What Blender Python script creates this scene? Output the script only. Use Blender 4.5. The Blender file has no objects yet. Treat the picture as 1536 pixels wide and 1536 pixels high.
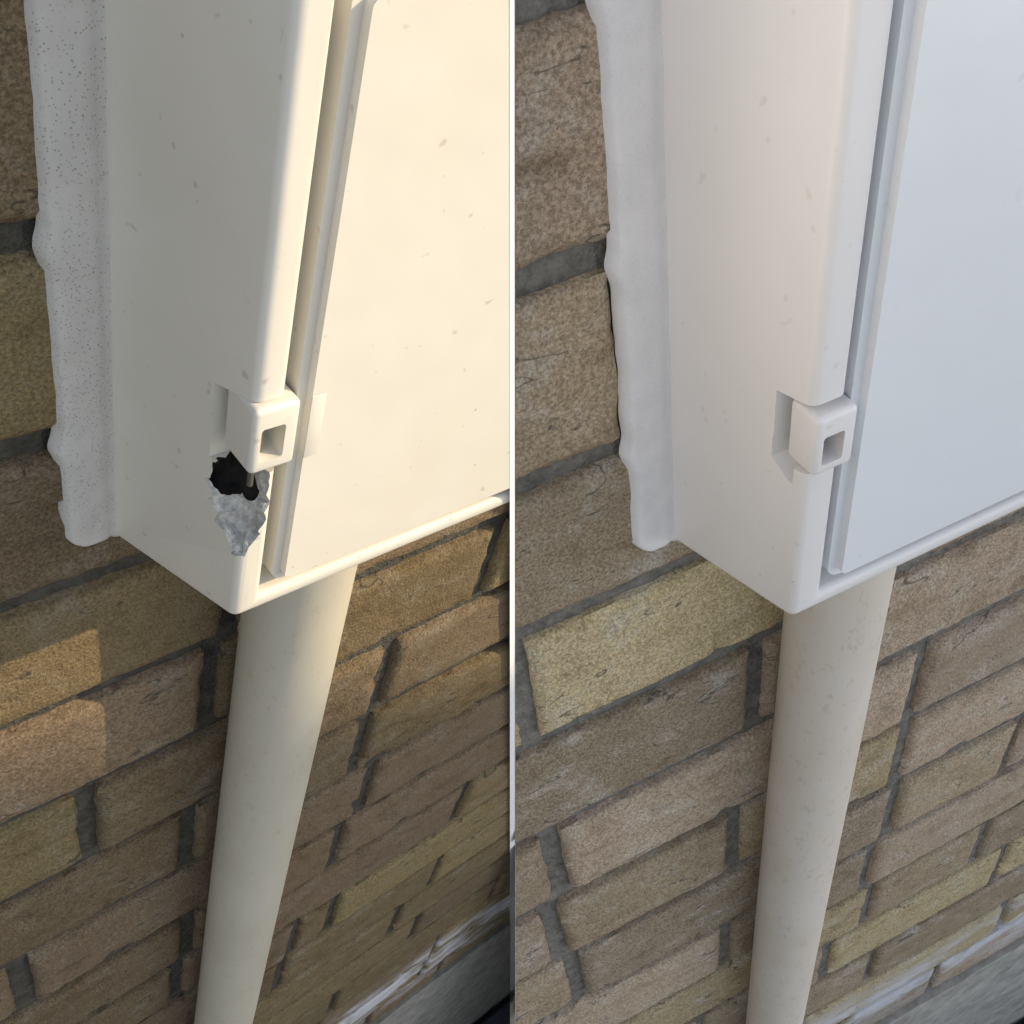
import bpy, bmesh, math, random
import numpy as np
from mathutils import Matrix, Vector, noise
C=0.0625
f=1500.0
def toR(w):
    w=np.asarray(w);th=np.linalg.norm(w)
    k=w/th; K=np.array([[0,-k[2],k[1]],[k[2],0,-k[0]],[-k[1],k[0],0]])
    return np.eye(3)+math.sin(th)*K+(1-math.cos(th))*K@K
def M4(R,t,s=1.0):
    m=np.eye(4);m[:3,:3]=R*s;m[:3,3]=np.asarray(t)*s
    return Matrix(m.tolist())
SR=2.3
ML_cam=M4(toR([-0.66646,0.50601,0.55718]),[-0.12273,-0.00749,-0.30433])
MR_cam=M4(toR([-0.80732,0.0475,0.4561]),[0.05086,-0.00946,-0.32318],SR)
CAM=ML_cam.inverted()
MW={'L':Matrix.Identity(4),'R':CAM@MR_cam}
sc=bpy.context.scene
col=sc.collection
# ------------------------------------------------------------ helpers
def new_obj(name,me,parent=None,mat=None,mw=None):
    o=bpy.data.objects.new(name,me);col.objects.link(o)
    if mat:
        for m in (mat if isinstance(mat,list) else [mat]): me.materials.append(m)
    if parent: o.parent=parent
    elif mw is not None: o.matrix_world=mw
    return o
def empty(name,mw):
    e=bpy.data.objects.new(name,None);col.objects.link(e);e.matrix_world=mw;e.empty_display_size=.05;return e
def seam_plane(mw,px):
    inv=mw.inverted()@CAM
    o=inv@Vector((0,0,0)); n=Vector((1,0,(px-768)/f)); n=(inv.to_3x3()@n).normalized()
    return o,n
def seam_clip(bm,side,mw):
    o,n=seam_plane(mw,765 if side=='L' else 773)
    geom=bm.verts[:]+bm.edges[:]+bm.faces[:]
    bmesh.ops.bisect_plane(bm,geom=geom,plane_co=o,plane_no=n,clear_outer=(side=='L'),clear_inner=(side=='R'))
def fill_cut(bm):
    ed=[e for e in bm.edges if e.is_boundary]
    if ed: bmesh.ops.holes_fill(bm,edges=ed,sides=0)
def finish(bm,name,smooth=35):
    me=bpy.data.meshes.new(name);bm.to_mesh(me);bm.free()
    for p in me.polygons:p.use_smooth=True
    me.set_sharp_from_angle(angle=math.radians(smooth))
    return me
# ------------------------------------------------------------ node helper
class NT:
    def __init__(s,name):
        s.m=bpy.data.materials.new(name);s.m.use_nodes=True;s.t=s.m.node_tree;s.b=s.t.nodes['Principled BSDF']
        s.co=s.t.nodes.new('ShaderNodeTexCoord').outputs['Object']
    def n(s,t,**k):
        x=s.t.nodes.new(t)
        for a,b in k.items(): setattr(x,a,b)
        return x
    def set(s,sock,v):
        if hasattr(v,'is_linked') : s.t.links.new(v,sock)
        else: sock.default_value=v
    def noise(s,sc,det=2,rough=.6,vec=None,dist=0):
        x=s.n('ShaderNodeTexNoise');x.inputs['Scale'].default_value=sc;x.inputs['Detail'].default_value=det
        x.inputs['Roughness'].default_value=rough;x.inputs['Distortion'].default_value=dist;s.set(x.inputs['Vector'],vec or s.co);return x.outputs['Fac']
    def vor(s,sc,vec=None):
        x=s.n('ShaderNodeTexVoronoi');x.inputs['Scale'].default_value=sc;s.set(x.inputs['Vector'],vec or s.co);return x.outputs['Distance']
    def mr(s,v,a,b,c=0.,d=1.):
        x=s.n('ShaderNodeMapRange');s.set(x.inputs[0],v)
        for i,q in enumerate((a,b,c,d)): x.inputs[i+1].default_value=q
        return x.outputs[0]
    def math(s,op,a,b=0.):
        x=s.n('ShaderNodeMath',operation=op);s.set(x.inputs[0],a);s.set(x.inputs[1],b);return x.outputs[0]
    def mix(s,fac,a,b,bl='MIX'):
        x=s.n('ShaderNodeMix',data_type='RGBA',blend_type=bl);s.set(x.inputs[0],fac)
        s.set(x.inputs[6],a if hasattr(a,'is_linked') else (*a,1));s.set(x.inputs[7],b if hasattr(b,'is_linked') else (*b,1));return x.outputs[2]
    def bump(s,h,dist,st=1.):
        x=s.n('ShaderNodeBump');x.inputs['Strength'].default_value=st;x.inputs['Distance'].default_value=dist;s.set(x.inputs['Height'],h)
        return x.outputs[0]
    def scaled(s,v):
        x=s.n('ShaderNodeMapping');x.inputs['Scale'].default_value=v;s.set(x.inputs['Vector'],s.co);return x.outputs[0]
    def out(s,c,r=.8,nrm=None,spec=.4):
        s.set(s.b.inputs['Base Color'],c if hasattr(c,'is_linked') else (*c,1));s.set(s.b.inputs['Roughness'],r)
        s.b.inputs['Specular IOR Level'].default_value=spec
        if nrm: s.set(s.b.inputs['Normal'],nrm)
        return s.m
def z_band(k,z0,z1,z2,z3):
    sp=k.n('ShaderNodeSeparateXYZ');k.set(sp.inputs[0],k.co)
    return k.math('MULTIPLY',k.mr(sp.outputs[2],z0,z1),k.mr(sp.outputs[2],z2,z3,1,0))
def brick_mat(s,tint,salt):
    k=NT('brick_'+('a' if s==1 else 'b'))
    at=k.n('ShaderNodeAttribute',attribute_name='bcol').outputs['Color']
    c=k.mix(1.,at,tint,'MULTIPLY')
    big=k.noise(42,4,.75,k.scaled((.8,1,1.2)))
    c=k.mix(k.mr(big,.52,.74,0,.6),c,[v*.46 for v in tint])
    c=k.mix(k.mr(big,.30,.47,.6,0),c,(.50,.44,.38),'MULTIPLY')
    gr=k.noise(900,2,.85)
    c=k.mix(k.mr(gr,.36,.66,0,1),k.mix(1.,c,(.62,.59,.56),'MULTIPLY'),k.mix(1.,c,(1.33,1.32,1.31),'MULTIPLY'))
    cr=k.noise(22,3,.6,k.scaled((.6,1,1.8)),.4)
    crm=k.math('MULTIPLY',k.mr(k.math('ABSOLUTE',k.math('SUBTRACT',cr,.5)),.0,.011,1,0),k.mr(big,.53,.57))
    c=k.mix(k.math('MULTIPLY',crm,.75),c,(.03,.024,.018))
    ef=k.math('MULTIPLY',z_band(k,*salt),k.mr(cr,.42,.58))
    c=k.mix(k.math('MULTIPLY',ef,.85),c,(.62,.62,.66))
    h=k.math('ADD',k.math('MULTIPLY',gr,.5),k.noise(200,2,.75))
    return k.out(c,.93,k.bump(h,.0013*s,.85),.25)
def mortar_mat(s,base,salt):
    k=NT('mortar');g=k.noise(150,3,.8);c=k.mix(k.mr(g,.3,.7),[v*.6 for v in base],[v*1.35 for v in base])
    ef=k.math('MULTIPLY',z_band(k,*salt),k.mr(k.noise(16,2,.7),.44,.60))
    c=k.mix(k.math('MULTIPLY',ef,.8),c,(.6,.6,.64))
    return k.out(c,.95,k.bump(g,.003*s,1.),.2)
def plastic_mat(s,base,dirt,rough=.36,fleck=.0):
    k=NT('painted_polyester')
    a=k.noise(13,3,.65)
    c=k.mix(k.mr(a,.35,.75,0,.5),base,dirt)
    fm=k.mr(a,.48,.52)
    fl=k.math('MULTIPLY',k.mr(k.vor(85),.02,.055,1,0),fm)
    c=k.mix(k.math('MULTIPLY',fl,fleck),c,(.45,.27,.14))
    g=k.noise(220,1,.7)
    c=k.mix(k.mr(g,.71,.77,0,.45*fleck),c,(.34,.27,.18))
    r=k.mr(a,.3,.7,rough-.06,rough+.12)
    return k.out(c,r,k.bump(k.noise(70,1,.5),.0004*s,.6),.5)
def filler_mat(s,base,pits):
    k=NT('sealant')
    a=k.noise(60,3,.65)
    c=k.mix(k.mr(a,.3,.75,0,.5),base,[v*.74 for v in base])
    pt=k.math('MULTIPLY',k.mr(k.vor(1100),.14,.30,1,0),k.mr(a,.36,.50))
    c=k.mix(k.math('MULTIPLY',pt,pits),c,(.18,.16,.13))
    return k.out(c,.62,k.bump(a,.0011*s,.8),.35)
def pipe_mat(s,base):
    k=NT('pipe_pvc')
    a=k.noise(16,3,.7,k.scaled((1,1,.5)))
    c=k.mix(k.mr(a,.35,.7,0,.7),base,[base[0]*.84,base[1]*.8,base[2]*.70])
    c=k.mix(k.mr(k.noise(260,2,.7,k.scaled((1,1,.6))),.58,.76,0,.35),c,(.36,.29,.2))
    return k.out(c,.5,k.bump(a,.0006*s,.6),.4)
def simple(name,c,r=.8,sc_=80,b=.0008,var=.35):
    k=NT(name);g=k.noise(sc_,3,.7);cc=k.mix(k.mr(g,.3,.7),[v*(1-var) for v in c],[min(1,v*(1+var)) for v in c])
    return k.out(cc,r,k.bump(g,b*2,.8),.3)

CF={'L':dict(s=1.0,D=.05365,w=.00813,ax=.01107,az=.0133,z0=.1055,xd=.0228,zd=.0215,H=.195,W=.33,
     tint=(.55,.50,.40),mort=(.075,.070,.058),salt=(-.92,-.86,-.82,-.78),  # left brick tint darkened so the colour carries part of the shade
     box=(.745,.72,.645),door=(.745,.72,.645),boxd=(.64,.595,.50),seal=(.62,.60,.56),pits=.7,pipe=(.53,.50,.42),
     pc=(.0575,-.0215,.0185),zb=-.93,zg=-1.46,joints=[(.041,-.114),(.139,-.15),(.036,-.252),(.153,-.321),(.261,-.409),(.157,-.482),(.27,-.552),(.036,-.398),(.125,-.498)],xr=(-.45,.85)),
    'R':dict(s=SR,D=.05343,w=.00964,ax=.00757,az=.01229,z0=.10823,xd=.0196,zd=.0208,H=.19,W=.33,
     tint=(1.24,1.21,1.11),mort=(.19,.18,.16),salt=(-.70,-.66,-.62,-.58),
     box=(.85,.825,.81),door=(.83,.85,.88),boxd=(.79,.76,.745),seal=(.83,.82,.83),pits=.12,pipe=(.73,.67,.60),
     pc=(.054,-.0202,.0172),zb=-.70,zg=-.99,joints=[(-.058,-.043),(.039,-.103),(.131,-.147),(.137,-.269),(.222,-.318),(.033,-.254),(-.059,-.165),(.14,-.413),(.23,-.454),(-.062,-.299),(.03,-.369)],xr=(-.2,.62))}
PAL=[(.34,.285,.195),(.39,.33,.22),(.31,.255,.19),(.33,.27,.205),(.28,.235,.18),(.40,.345,.225),(.35,.285,.23)]

def build_wall(key):
    P=CF[key];mw=MW[key];s=P['s'];rnd=random.Random(11 if key=='L' else 23)
    wall=empty('brick_wall',mw)
    verts=[];faces=[];cols=[]
    k0=-2;k1=int(math.ceil((P['z0']-P['zb'])/C))
    for k in range(k0,k1):
        zt=P['z0']-k*C;zbm=zt-C
        js=sorted(j[0] for j in P['joints'] if zbm<j[1]<=zt)
        if not js: js=[rnd.uniform(-.02,.18)] if k>1 else [-.12 if k<0 else -.11]
        xs=[js[0]]
        for a,b in zip(js,js[1:]):
            n=max(1,round((b-a)/.165));xs+= [a+(b-a)*i/n for i in range(1,n+1)]
        while xs[-1]<P['xr'][1]: xs.append(xs[-1]+rnd.choice([.2,.2,.1,.2,.15]))
        while xs[0]>P['xr'][0]: xs.insert(0,xs[0]-rnd.choice([.2,.2,.1,.2,.15]))
        for a,b in zip(xs,xs[1:]):
            m=.0044
            xa=a+m+rnd.uniform(-.0007,.0007);xb=b-m+rnd.uniform(-.0007,.0007)
            za=zbm+m+rnd.uniform(-.0006,.0006);zb_=zt-m+rnd.uniform(-.0006,.0006)
            L=xb-xa;H=zb_-za;nx=max(10,int(L/.0033));nz=16
            off=rnd.uniform(-.0006,.0006);tl=rnd.uniform(-.008,.008);sd=rnd.random()*100
            bc=rnd.choice(PAL);q=rnd.uniform(.82,1.12);bc=tuple(v*q for v in bc)
            base=len(verts)
            for j in range(-1,nz+2):
                for i in range(-1,nx+2):
                    u=min(max(i/nx,0),1);v=min(max(j/nz,0),1)
                    x=xa+u*L;z=za+v*H
                    back=(i<0 or j<0 or i>nx or j>nz)
                    n1=noise.noise(Vector((x*60+sd,z*60,sd)));n2=noise.noise(Vector((x*210,z*210,sd)))
                    de=min(u*L,(1-u)*L,v*H,(1-v)*H)
                    if de<.0040:
                        wv=.0006*n1+.0009*n2
                        cx=(xa+xb)/2;cz=(za+zb_)/2
                        if min(u*L,(1-u)*L)<.0040: x+=wv*(1 if x<cx else -1)
                        if min(v*H,(1-v)*H)<.0040: z+=wv*(1 if z<cz else -1)
                    rr=.0032;e=max(0,1-de/rr)
                    y=off+ (1-math.sqrt(max(0,1-e*e)))*.0022 +.0003*n1+.0003*n2+tl*(u-.5)*.04
                    pit=noise.noise(Vector((x*42+7,z*110,sd+3)))
                    if pit>.42: y+=min(.0028,(pit-.42)*.03)
                    if back: y=.018
                    verts.append((x,y,z));cols.append(bc)
            W=nx+3
            for j in range(nz+2):
                for i in range(nx+2):
                    p0=base+j*W+i
                    faces.append((p0,p0+1,p0+1+W,p0+W))
    me=bpy.data.meshes.new('bricks');me.from_pydata(verts,[],faces)
    ca=me.color_attributes.new('bcol','FLOAT_COLOR','POINT')
    arr=np.ones((len(verts),4),np.float32);arr[:,:3]=np.array(cols);ca.data.foreach_set('color',arr.ravel())
    bm=bmesh.new();bm.from_mesh(me);seam_clip(bm,key,mw)
    me2=finish(bm,'bricks',60)
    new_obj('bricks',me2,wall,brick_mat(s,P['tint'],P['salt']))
    bm=bmesh.new();nx=260;nz=260
    x0,x1=P['xr'];z0=P['zb']-.05;z1=P['z0']-k0*C
    g=[[bm.verts.new((x0+(x1-x0)*i/nx,.0048+.0008*noise.noise(Vector((i*.9,j*.9,2)))+.0006*noise.noise(Vector((i*.25,j*.25,9))),z0+(z1-z0)*j/nz)) for i in range(nx+1)] for j in range(nz+1)]
    for j in range(nz):
        for i in range(nx): bm.faces.new((g[j][i],g[j][i+1],g[j+1][i+1],g[j+1][i]))
    seam_clip(bm,key,mw)
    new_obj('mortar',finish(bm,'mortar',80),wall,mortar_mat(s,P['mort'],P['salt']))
    bm=bmesh.new();bmesh.ops.create_cube(bm,size=1)
    for v in bm.verts: v.co=Vector(((x0+x1)/2+v.co.x*(x1-x0),.08+v.co.y*.11,(P['zg']-.05+z1)/2+v.co.z*(z1-P['zg']+.05)))
    seam_clip(bm,key,mw);fill_cut(bm)
    new_obj('backing_leaf',finish(bm,'backing_leaf'),wall,simple('blockwork',(.2,.18,.15)))
    bm=bmesh.new();nx=120;nz=30
    zt=P['zb'];zg=P['zg']
    g=[[bm.verts.new((x0+(x1-x0)*i/nx,-.004+.0012*noise.noise(Vector((i*.4,j*.5,5)))+(.010 if j==nz else 0),zg-.02+(zt-.004-zg+.02)*min(j,nz-1)/(nz-1))) for i in range(nx+1)] for j in range(nz+1)]
    for j in range(nz):
        for i in range(nx): bm.faces.new((g[j][i],g[j][i+1],g[j+1][i+1],g[j+1][i]))
    seam_clip(bm,key,mw)
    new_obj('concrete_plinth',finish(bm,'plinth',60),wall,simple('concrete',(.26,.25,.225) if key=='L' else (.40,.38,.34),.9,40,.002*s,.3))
    pav=empty('paving',mw)
    bm=bmesh.new();pw=.3
    for j in range(3):
        for i in range(-2,4):
            r=bmesh.ops.create_cube(bm,size=1)
            for v in r['verts']: v.co=Vector((i*pw+.1+v.co.x*(pw-.006),-.16-j*pw+v.co.y*(pw-.006),zg-.025+v.co.z*.05))
    bmesh.ops.bevel(bm,geom=bm.edges[:],offset=.003,segments=2,affect='EDGES')
    seam_clip(bm,key,mw);fill_cut(bm)
    new_obj('slabs',finish(bm,'slabs'),pav,simple('paving_slab',(.07,.075,.09),.85,60,.001*s,.3))
    bm=bmesh.new();r=bmesh.ops.create_cube(bm,size=1)
    for v in r['verts']: v.co=Vector((.25+v.co.x*1.85,-.4+v.co.y*.97,zg-.08+v.co.z*.1))
    seam_clip(bm,key,mw);fill_cut(bm)
    new_obj('bedding',finish(bm,'bedding'),pav,simple('bedding_sand',(.09,.08,.065),.95,120,.002*s,.3))

def bounds(me):
    a=np.empty(len(me.vertices)*3,np.float32);me.vertices.foreach_get('co',a);a=a.reshape(-1,3);return a.min(0),a.max(0)
def boolean(o,cut):
    old=o.data;lo,hi=bounds(old)
    md=o.modifiers.new('b','BOOLEAN');md.operation='DIFFERENCE';md.object=cut;md.solver='EXACT';md.material_mode='TRANSFER'
    bpy.context.view_layer.update()
    dg=bpy.context.evaluated_depsgraph_get();me=bpy.data.meshes.new_from_object(o.evaluated_get(dg),depsgraph=dg)
    o.modifiers.clear()
    ok=False
    if len(me.vertices)>8:
        l2,h2=bounds(me)
        if abs(l2-lo).max()<.004 and abs(h2-hi).max()<.004 and len(me.vertices)!=len(old.vertices):
            o.data=me;ok=True
    bpy.data.objects.remove(cut);return ok
def prism(yz,x0,x1):
    bm=bmesh.new();a=[bm.verts.new((x0,y,z)) for y,z in yz];b=[bm.verts.new((x1,y,z)) for y,z in yz]
    n=len(yz);bm.faces.new(a);bm.faces.new(b[::-1])
    for i in range(n): bm.faces.new((a[i],b[i],b[(i+1)%n],a[(i+1)%n]))
    bmesh.ops.recalc_face_normals(bm,faces=bm.faces[:]);return bm
def rbox(x0,x1,y0,y1,z0,z1,bev,seg=3):
    bm=bmesh.new();bmesh.ops.create_cube(bm,size=1)
    for v in bm.verts: v.co=Vector(((x0+x1)/2+v.co.x*(x1-x0),(y0+y1)/2+v.co.y*(y1-y0),(z0+z1)/2+v.co.z*(z1-z0)))
    if bev: bmesh.ops.bevel(bm,geom=bm.edges[:],offset=bev,segments=seg,profile=.5,affect='EDGES')
    return bm
def tmp(bm,mat):
    me=bpy.data.meshes.new('t');bm.to_mesh(me);bm.free();o=bpy.data.objects.new('t',me);col.objects.link(o);me.materials.append(mat);return o
def fracture(seed,amp,ax,D):
    rnd=random.Random(seed)
    lv=[(.0735,.80,.0160),(.0665,.82,.0166),(.0635,.77,.0176),(.060,.80,.0170),(.0565,.73,.0184),(.0535,.77,.0172),(.051,.755,.0182),(.048,.84,.0163),(.0455,.81,.0160),(.0425,.91,.0140),(.0385,.94,.0125)]
    rings=[];bm=bmesh.new()
    for z,sf,fx in lv:
        a=Vector((ax*sf,-D*sf,z));b=Vector((fx,-D,z));deep=Vector(((a.x+b.x)/2+.0015,(a.y+b.y)/2+.0036*min(1,(z-.037)/.012),z))
        pts=[]
        for t in range(7):
            tt=t/6;q=a.lerp(deep,tt*2) if tt<.5 else deep.lerp(b,tt*2-1)
            q+=Vector((rnd.uniform(-1,1),rnd.uniform(-1,1),rnd.uniform(-1,1)))*.0007
            pts.append(q)
        p0=pts[0]+Vector((-.006,.001,0));p1=pts[-1]+Vector((0.0005,-.006,0));out=Vector((ax-.008,-D-.008,z))
        rings.append([bm.verts.new(v) for v in [p0]+pts+[p1,out]])
    n=len(rings[0])
    for r0,r1 in zip(rings,rings[1:]):
        for i in range(n): 
            a,b,c,d=r0[i],r0[(i+1)%n],r1[(i+1)%n],r1[i]
            bm.faces.new((a,b,c));bm.faces.new((a,c,d))
    bm.faces.new(rings[0][::-1]);bm.faces.new(rings[-1])
    bm.normal_update()
    bmesh.ops.triangulate(bm,faces=bm.faces[:])
    if amp>0:
        bmesh.ops.subdivide_edges(bm,edges=bm.edges[:],cuts=1,use_grid_fill=True)
        for v in bm.verts: v.co+=noise.noise_vector(v.co*700+Vector((seed,0,0)))*amp
        bmesh.ops.triangulate(bm,faces=bm.faces[:])
    bmesh.ops.recalc_face_normals(bm,faces=bm.faces[:])
    return bm

def build_box(key):
    P=CF[key];mw=MW[key];s=P['s'];D,w,ax,az=P['D'],P['w'],P['ax'],P['az']
    box=empty('electric_meter_box',mw)
    mat=plastic_mat(s,P['box'],P['boxd'],.36,.85 if key=='L' else .35)
    dmat=mat if key=='L' else plastic_mat(s,P['door'],[v*.95 for v in P['door']],.30,.25)
    dark=simple('cavity_shade',(.012,.011,.010),.9)  # near-black colour put in for the shade inside the hollow
    brk=simple('broken_fibre',(.50,.485,.45),.95,350,.0006,.4)
    W=P['W'];H=P['H'];w2=.0058;pd=.010
    bm=bmesh.new()
    V=bm.verts.new
    B=[V((0,0.004,0)),V((W,0.004,0)),V((W,0.004,H)),V((0,0.004,H))]
    F=[V((ax,-D,az)),V((W,-D,az)),V((W,-D,H-.003)),V((ax,-D,H-.003))]
    xi,zi=ax+w,az+w2
    I=[V((xi,-D,zi)),V((W-w,-D,zi)),V((W-w,-D,H-.003-w2)),V((xi,-D,H-.003-w2))]
    J=[V((xi,-D+pd,zi)),V((W-w,-D+pd,zi)),V((W-w,-D+pd,H-.003-w2)),V((xi,-D+pd,H-.003-w2))]
    bm.faces.new(B);bm.faces.new(J)
    for i in range(4):
        j=(i+1)%4
        bm.faces.new((B[i],B[j],F[j],F[i]));bm.faces.new((F[i],F[j],I[j],I[i]));bm.faces.new((I[i],I[j],J[j],J[i]))
    bmesh.ops.recalc_face_normals(bm,faces=bm.faces[:])
    ed=[e for e in bm.edges if not all(v in B for v in e.verts) and not all(v in J for v in e.verts)
        and not (e.verts[0] in F and e.verts[1] in I) and not (e.verts[0] in I and e.verts[1] in F)
        and not (any(v in I for v in e.verts) and any(v in J for v in e.verts))]
    bmesh.ops.bevel(bm,geom=ed,offset=.0023,segments=5,profile=.5,affect='EDGES')
    body=tmp(bm,mat);body.name='cabinet_body'
    if key=='L':
        yz=[(-D-.01,.0948),(-.745*D,.0885),(-.745*D,.0648),(-D-.01,.0705)]
    else:
        yz=[(-D-.01,.0895),(-.785*D,.0865),(-.785*D,.0662),(-D-.01,.0675)]
    boolean(body,tmp(prism(yz,-.02,ax+w+.0006),mat))
    if key=='R':
        boolean(body,tmp(prism([(-.78*D,.072),(-.78*D,.0655),(-.89*D,.0615),(-.925*D,.0615),(-.925*D,.072)],-.02,ax+.0042),mat))
    if key=='L':
        done=False
        for amp in (.00040,.0003,.0002,0):
            for seed in (4,5,6,7,8):
                if boolean(body,tmp(fracture(seed,amp,ax,D),brk)): done=True;break
            if done: break
        for t in range(5):
            bm=bmesh.new();bmesh.ops.create_icosphere(bm,subdivisions=3,radius=1)
            for v in bm.verts:
                k=1+.34*noise.noise(v.co*2.2+Vector((t*3.1,0,0)))+.2*noise.noise(v.co*6)
                v.co=Vector((.0118+v.co.x*.0052*k,-.885*D+v.co.y*.0092*k,.0590+v.co.z*.0095*k))
            if boolean(body,tmp(bm,dark)): break
    bm=bmesh.new();bm.from_mesh(body.data);seam_clip(bm,key,mw);fill_cut(bm)
    me=finish(bm,'cabinet_body',28)
    for i,m in enumerate(body.data.materials): me.materials.append(m)
    idx=[i for i,m in enumerate(body.data.materials) if m and m.name.startswith('broken')]
    for p in me.polygons:
        if p.material_index in idx: p.use_smooth=False
    body.data=me;body.parent=box;body.matrix_basis=Matrix.Identity(4)
    bm=bmesh.new();r=.0045;pts=[]
    x0,x1,z0,z1=P['xd'],W-w-.004,P['zd'],H-.003-w2-.003
    for cx,cz,a0 in ((x0+r,z0+r,180),(x1-r,z0+r,270),(x1-r,z1-r,0),(x0+r,z1-r,90)):
        for i in range(7):
            a=math.radians(a0+i*15);pts.append((cx+r*math.cos(a),cz+r*math.sin(a)))
    A=[bm.verts.new((x,-D-.0012,z)) for x,z in pts];Bk=[bm.verts.new((x,-D+.0092,z)) for x,z in pts]
    top=bm.faces.new(A);n=len(pts)
    for i in range(n): bm.faces.new((A[i],Bk[i],Bk[(i+1)%n],A[(i+1)%n]))
    bmesh.ops.recalc_face_normals(bm,faces=bm.faces[:])
    bmesh.ops.bevel(bm,geom=list(top.edges),offset=.0026,segments=6,affect='EDGES')
    seam_clip(bm,key,mw)
    new_obj('door',finish(bm,'door',40),box,dmat)
    if key=='L': lx0,lx1,lz0,lz1,hx0,hx1,hz0,hz1,fy=.0098,.0222,.0712,.0914,.0120,.0184,.0750,.0854,.80
    else: lx0,lx1,lz0,lz1,hx0,hx1,hz0,hz1,fy=.0078,.0194,.0675,.0855,.0100,.0159,.0706,.0794,.84
    bm=rbox(lx0,lx1,-D-.0022,-fy*D,lz0,lz1,.0016,4)
    la=tmp(bm,mat);la.name='latch'
    boolean(la,tmp(rbox(hx0,hx1,-D-.01,-D+.0065,hz0,hz1,.0008,2),mat))
    me=la.data
    for pl in me.polygons: pl.use_smooth=True
    me.set_sharp_from_angle(angle=math.radians(28));la.parent=box
    brass=simple('latch_spindle_metal',(.28,.19,.09),.45)
    new_obj('latch_spindle',finish(rbox(hx0+.0008,hx0+.0028,-D+.001,-D+.0068,hz0-.001,hz1+.001,.0003,2),'sp'),box,brass)
    bm=bmesh.new();bmesh.ops.create_cone(bm,segments=12,radius1=.0008,radius2=.0008,depth=.010,cap_ends=True)
    for v in bm.verts: v.co+=Vector((lx0+.0035,-.955*D,lz0-.003))
    new_obj('latch_wire',finish(bm,'wire'),box,simple('dark_wire',(.12,.11,.10),.4))  # bit of thin dark wire in the dark gap under the latch
    if key=='L':
        new_obj('keeper_pad',finish(rbox(P['xd']+.0026,P['xd']+.0066,-D-.00130,-D-.0010,lz0-.0005,lz1-.001,.00008,2),'pad'),box,mat)
    bm=bmesh.new();nz=300;nx=14;zb=-.0015;rows=[]
    for j in range(nz+1):
        z=zb+(H-zb)*j/nz
        x=-.0136+.0005*noise.noise(Vector((z*60,1,s)))+.0003*noise.noise(Vector((z*170,4,s)))
        for kk in range(-2,3):
            zz=P['z0']-kk*C
            x-=.0014*math.exp(-((z-zz+.002)/.004)**2)
        d=z-zb
        if d<.009: x*= (.10+.90*math.sin(min(1,d/.009)*math.pi/2)**.6)
        row=[]
        for i in range(nx+1):
            u=i/nx;xx=x+(.004-x)*u
            edge=min(1,(xx-x)/.0018);hb=min(1,d/.004)
            hgt=.0026*math.sqrt(max(0,1-(1-edge)**2))*math.sqrt(max(0,1-(1-hb)**2))
            hgt+=.0004*noise.noise(Vector((xx*140,z*70,3)))*edge
            hgt-=.0012*math.exp(-((xx-.0)/.0012)**2)
            row.append(bm.verts.new((xx,.0018-hgt-.002*edge*hb,z)))
        rows.append(row)
    for r0,r1 in zip(rows,rows[1:]):
        for i in range(nx): bm.faces.new((r0[i],r0[i+1],r1[i+1],r1[i]))
    new_obj('sealant_bead',finish(bm,'seal',80),box,filler_mat(s,P['seal'],P['pits']))

def build_pipe(key):
    P=CF[key];mw=MW[key];s=P['s'];xc,yc,r=P['pc']
    e=empty('conduit_pipe',mw);bm=bmesh.new();n=64
    zs=[.03,-.05]+[ -.05-(P['zg']*-1-.05)*i/40 for i in range(1,41)]
    rings=[]
    for z in zs:
        bx=.0006*noise.noise(Vector((z*3,0,7)))
        rings.append([bm.verts.new((xc+bx+r*math.cos(a*2*math.pi/n),yc+r*math.sin(a*2*math.pi/n),z)) for a in range(n)])
    for r0,r1 in zip(rings,rings[1:]):
        for i in range(n): bm.faces.new((r0[i],r0[(i+1)%n],r1[(i+1)%n],r1[i]))
    bm.faces.new(rings[0])
    bmesh.ops.recalc_face_normals(bm,faces=bm.faces[:])
    pm=pipe_mat(s,P['pipe'])
    new_obj('tube',finish(bm,'tube'),e,pm)
    bm=bmesh.new();bmesh.ops.create_cone(bm,segments=48,radius1=r*1.15,radius2=r*1.08,depth=.05,cap_ends=True)
    for v in bm.verts: v.co+=Vector((xc,yc,P['zg']+.02))
    new_obj('foot_collar',finish(bm,'collar'),e,pm)

for key in ('L','R'):
    build_wall(key);build_box(key);build_pipe(key)
# ------------------------------------------------------------ added divider strip, stands in for the white gap between the halves
Dl=CF['L']['D']
I4=Matrix.Identity(4)
def onp(px,y,z):
    o,n=seam_plane(I4,px)
    return Vector((o.x-(n.y*(y-o.y)+n.z*(z-o.z))/n.x,y,z))
outl=[(-Dl-.0013,.21),(-Dl-.0013,.0140),(-.003,.0005),(-.003,-1.46),(-.003,-3.35),(.6,-3.35),(.6,.21)]
bm=bmesh.new()
A=[bm.verts.new(onp(764.9,y,z)) for y,z in outl];Bv=[bm.verts.new(onp(773.1,y,z)+(Vector((0,.0008,0)) if y<.1 else Vector())) for y,z in outl]
for i in range(len(A)):
    j=(i+1)%len(A);bm.faces.new((A[i],A[j],Bv[j],Bv[i]))
bm.faces.new(A);bm.faces.new(Bv[::-1]);bm.normal_update()
bmesh.ops.triangulate(bm,faces=bm.faces[:]);bmesh.ops.recalc_face_normals(bm,faces=bm.faces[:])
k=NT('divider_white')
new_obj('white_divider_strip',finish(bm,'board',20),None,k.out(k.mix(k.noise(30),(.93,.93,.93),(.96,.96,.96)),.5))  # made-up strip that fills the white gap, not part of the wall
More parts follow.
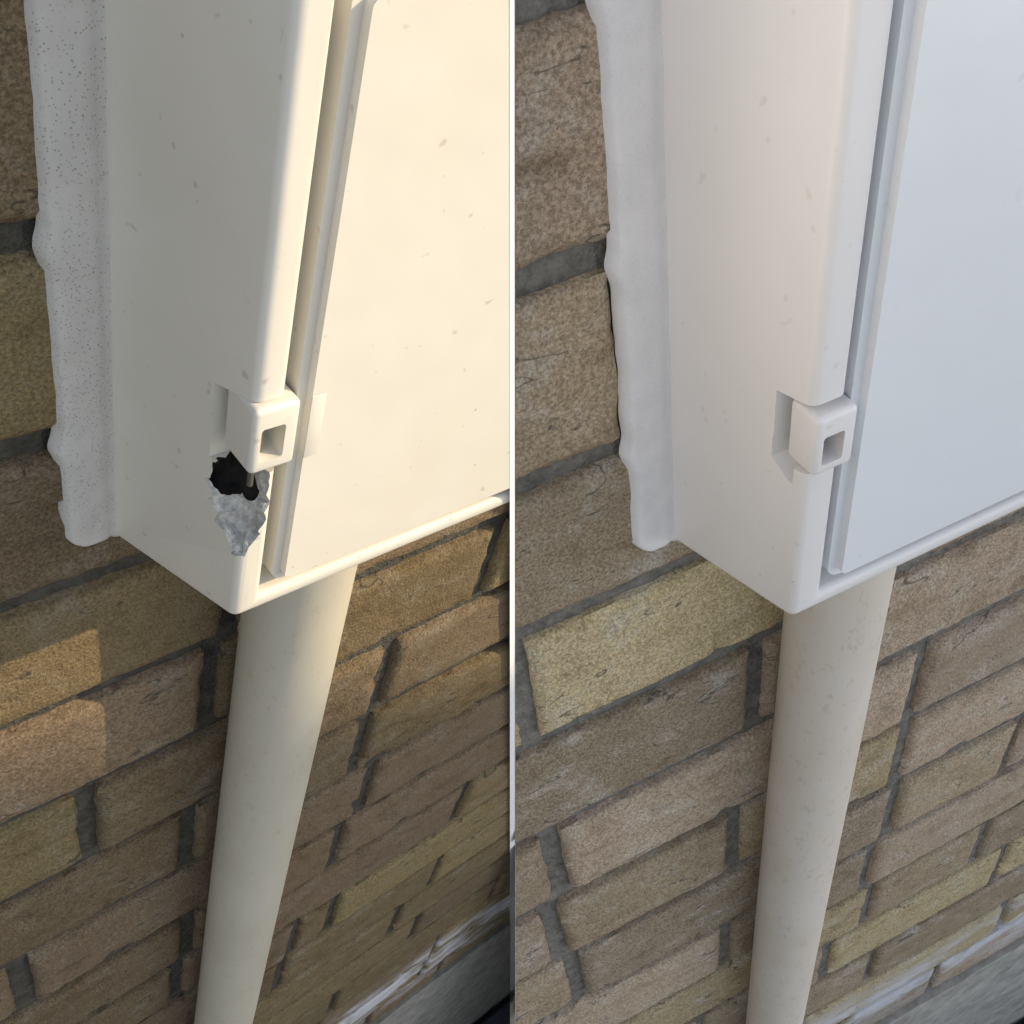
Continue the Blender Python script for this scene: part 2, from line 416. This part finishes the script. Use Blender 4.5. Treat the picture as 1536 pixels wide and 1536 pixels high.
# ------------------------------------------------------------ ground
bm=bmesh.new();G=300
vs=[bm.verts.new((x,y,-3.4)) for x,y in ((-G,-G),(G,-G),(G,G),(-G,G))];bm.faces.new(vs)
new_obj('ground',finish(bm,'ground'),None,simple('gravel_ground',(.22,.21,.19),.95,9,.01,.3))
# ------------------------------------------------------------ sun / sky / added unseen sun blocker
a_,b_=1.4,1.06
S=Vector((a_,-1,b_)).normalized()
sl=bpy.data.lights.new('sun','SUN');sl.energy=4.5;sl.angle=math.radians(.5);sl.color=(1,.79,.50)
so=bpy.data.objects.new('sun',sl);col.objects.link(so);so.rotation_euler=(-S).to_track_quat('-Z','Y').to_euler()
w=bpy.data.worlds.new('World');sc.world=w;w.use_nodes=True
sk=w.node_tree.nodes.new('ShaderNodeTexSky');sk.sky_type='NISHITA';sk.sun_disc=False
sk.sun_elevation=math.asin(S.z);sk.sun_rotation=math.atan2(S.x,S.y)
hs=w.node_tree.nodes.new('ShaderNodeHueSaturation');hs.inputs['Saturation'].default_value=.55
bg=w.node_tree.nodes['Background'];bg.inputs[1].default_value=.24
w.node_tree.links.new(sk.outputs[0],hs.inputs['Color']);w.node_tree.links.new(hs.outputs[0],bg.inputs[0])
d0,d1=2.4,2.55
def U(u,y): return u-a_*y
def Vz(v,y): return v-b_*y
xt=.262+a_*d1
xe=1.2+a_*d1
xl=U(-.42,-d0);zl=Vz(-.105+.53*.393,-d0)
zt=Vz(.75,-d1)
def slab(name,pts,parent):
    bm=bmesh.new();A=[bm.verts.new((x,-d0,z)) for x,z in pts];Bk=[bm.verts.new((x,-d1,z)) for x,z in pts]
    bm.faces.new(A);bm.faces.new(Bk[::-1])
    for i in range(len(A)): bm.faces.new((A[i],Bk[i],Bk[(i+1)%len(A)],A[(i+1)%len(A)]))
    bmesh.ops.recalc_face_normals(bm,faces=bm.faces[:])
    new_obj(name,finish(bm,name,20),parent,BLM)
BLM=simple('sun_blocker_mat',(.5,.47,.42),.9,6,.004,.12)
blocker=empty('sun_blocker',Matrix.Identity(4))  # unseen, added only to block sun; its outline sets the shade edges
xk=U(-.027,-d0);zk=Vz(-.105,-d0);x3=xt-.001;z3=zk-.53*(x3-xk)
slab('blocker_raking_edge',[(xl,-3.4),(x3,-3.4),(x3,z3),(xl,zl)],blocker)  # slanted top shaped to shade the lower left bay
slab('blocker_tall_part',[(xt,-3.4),(xe,-3.4),(xe,zt),(xt,zt)],blocker)  # added to keep the right bay out of direct sun
# ------------------------------------------------------------ camera
cd=bpy.data.cameras.new('camera');cam=bpy.data.objects.new('camera',cd);col.objects.link(cam)
cam.matrix_world=CAM;cd.sensor_width=36;cd.lens=36*f/1536;cd.clip_start=.01;cd.clip_end=1000
sc.camera=cam
sc.view_settings.view_transform='Standard';sc.view_settings.look='None';sc.view_settings.exposure=0
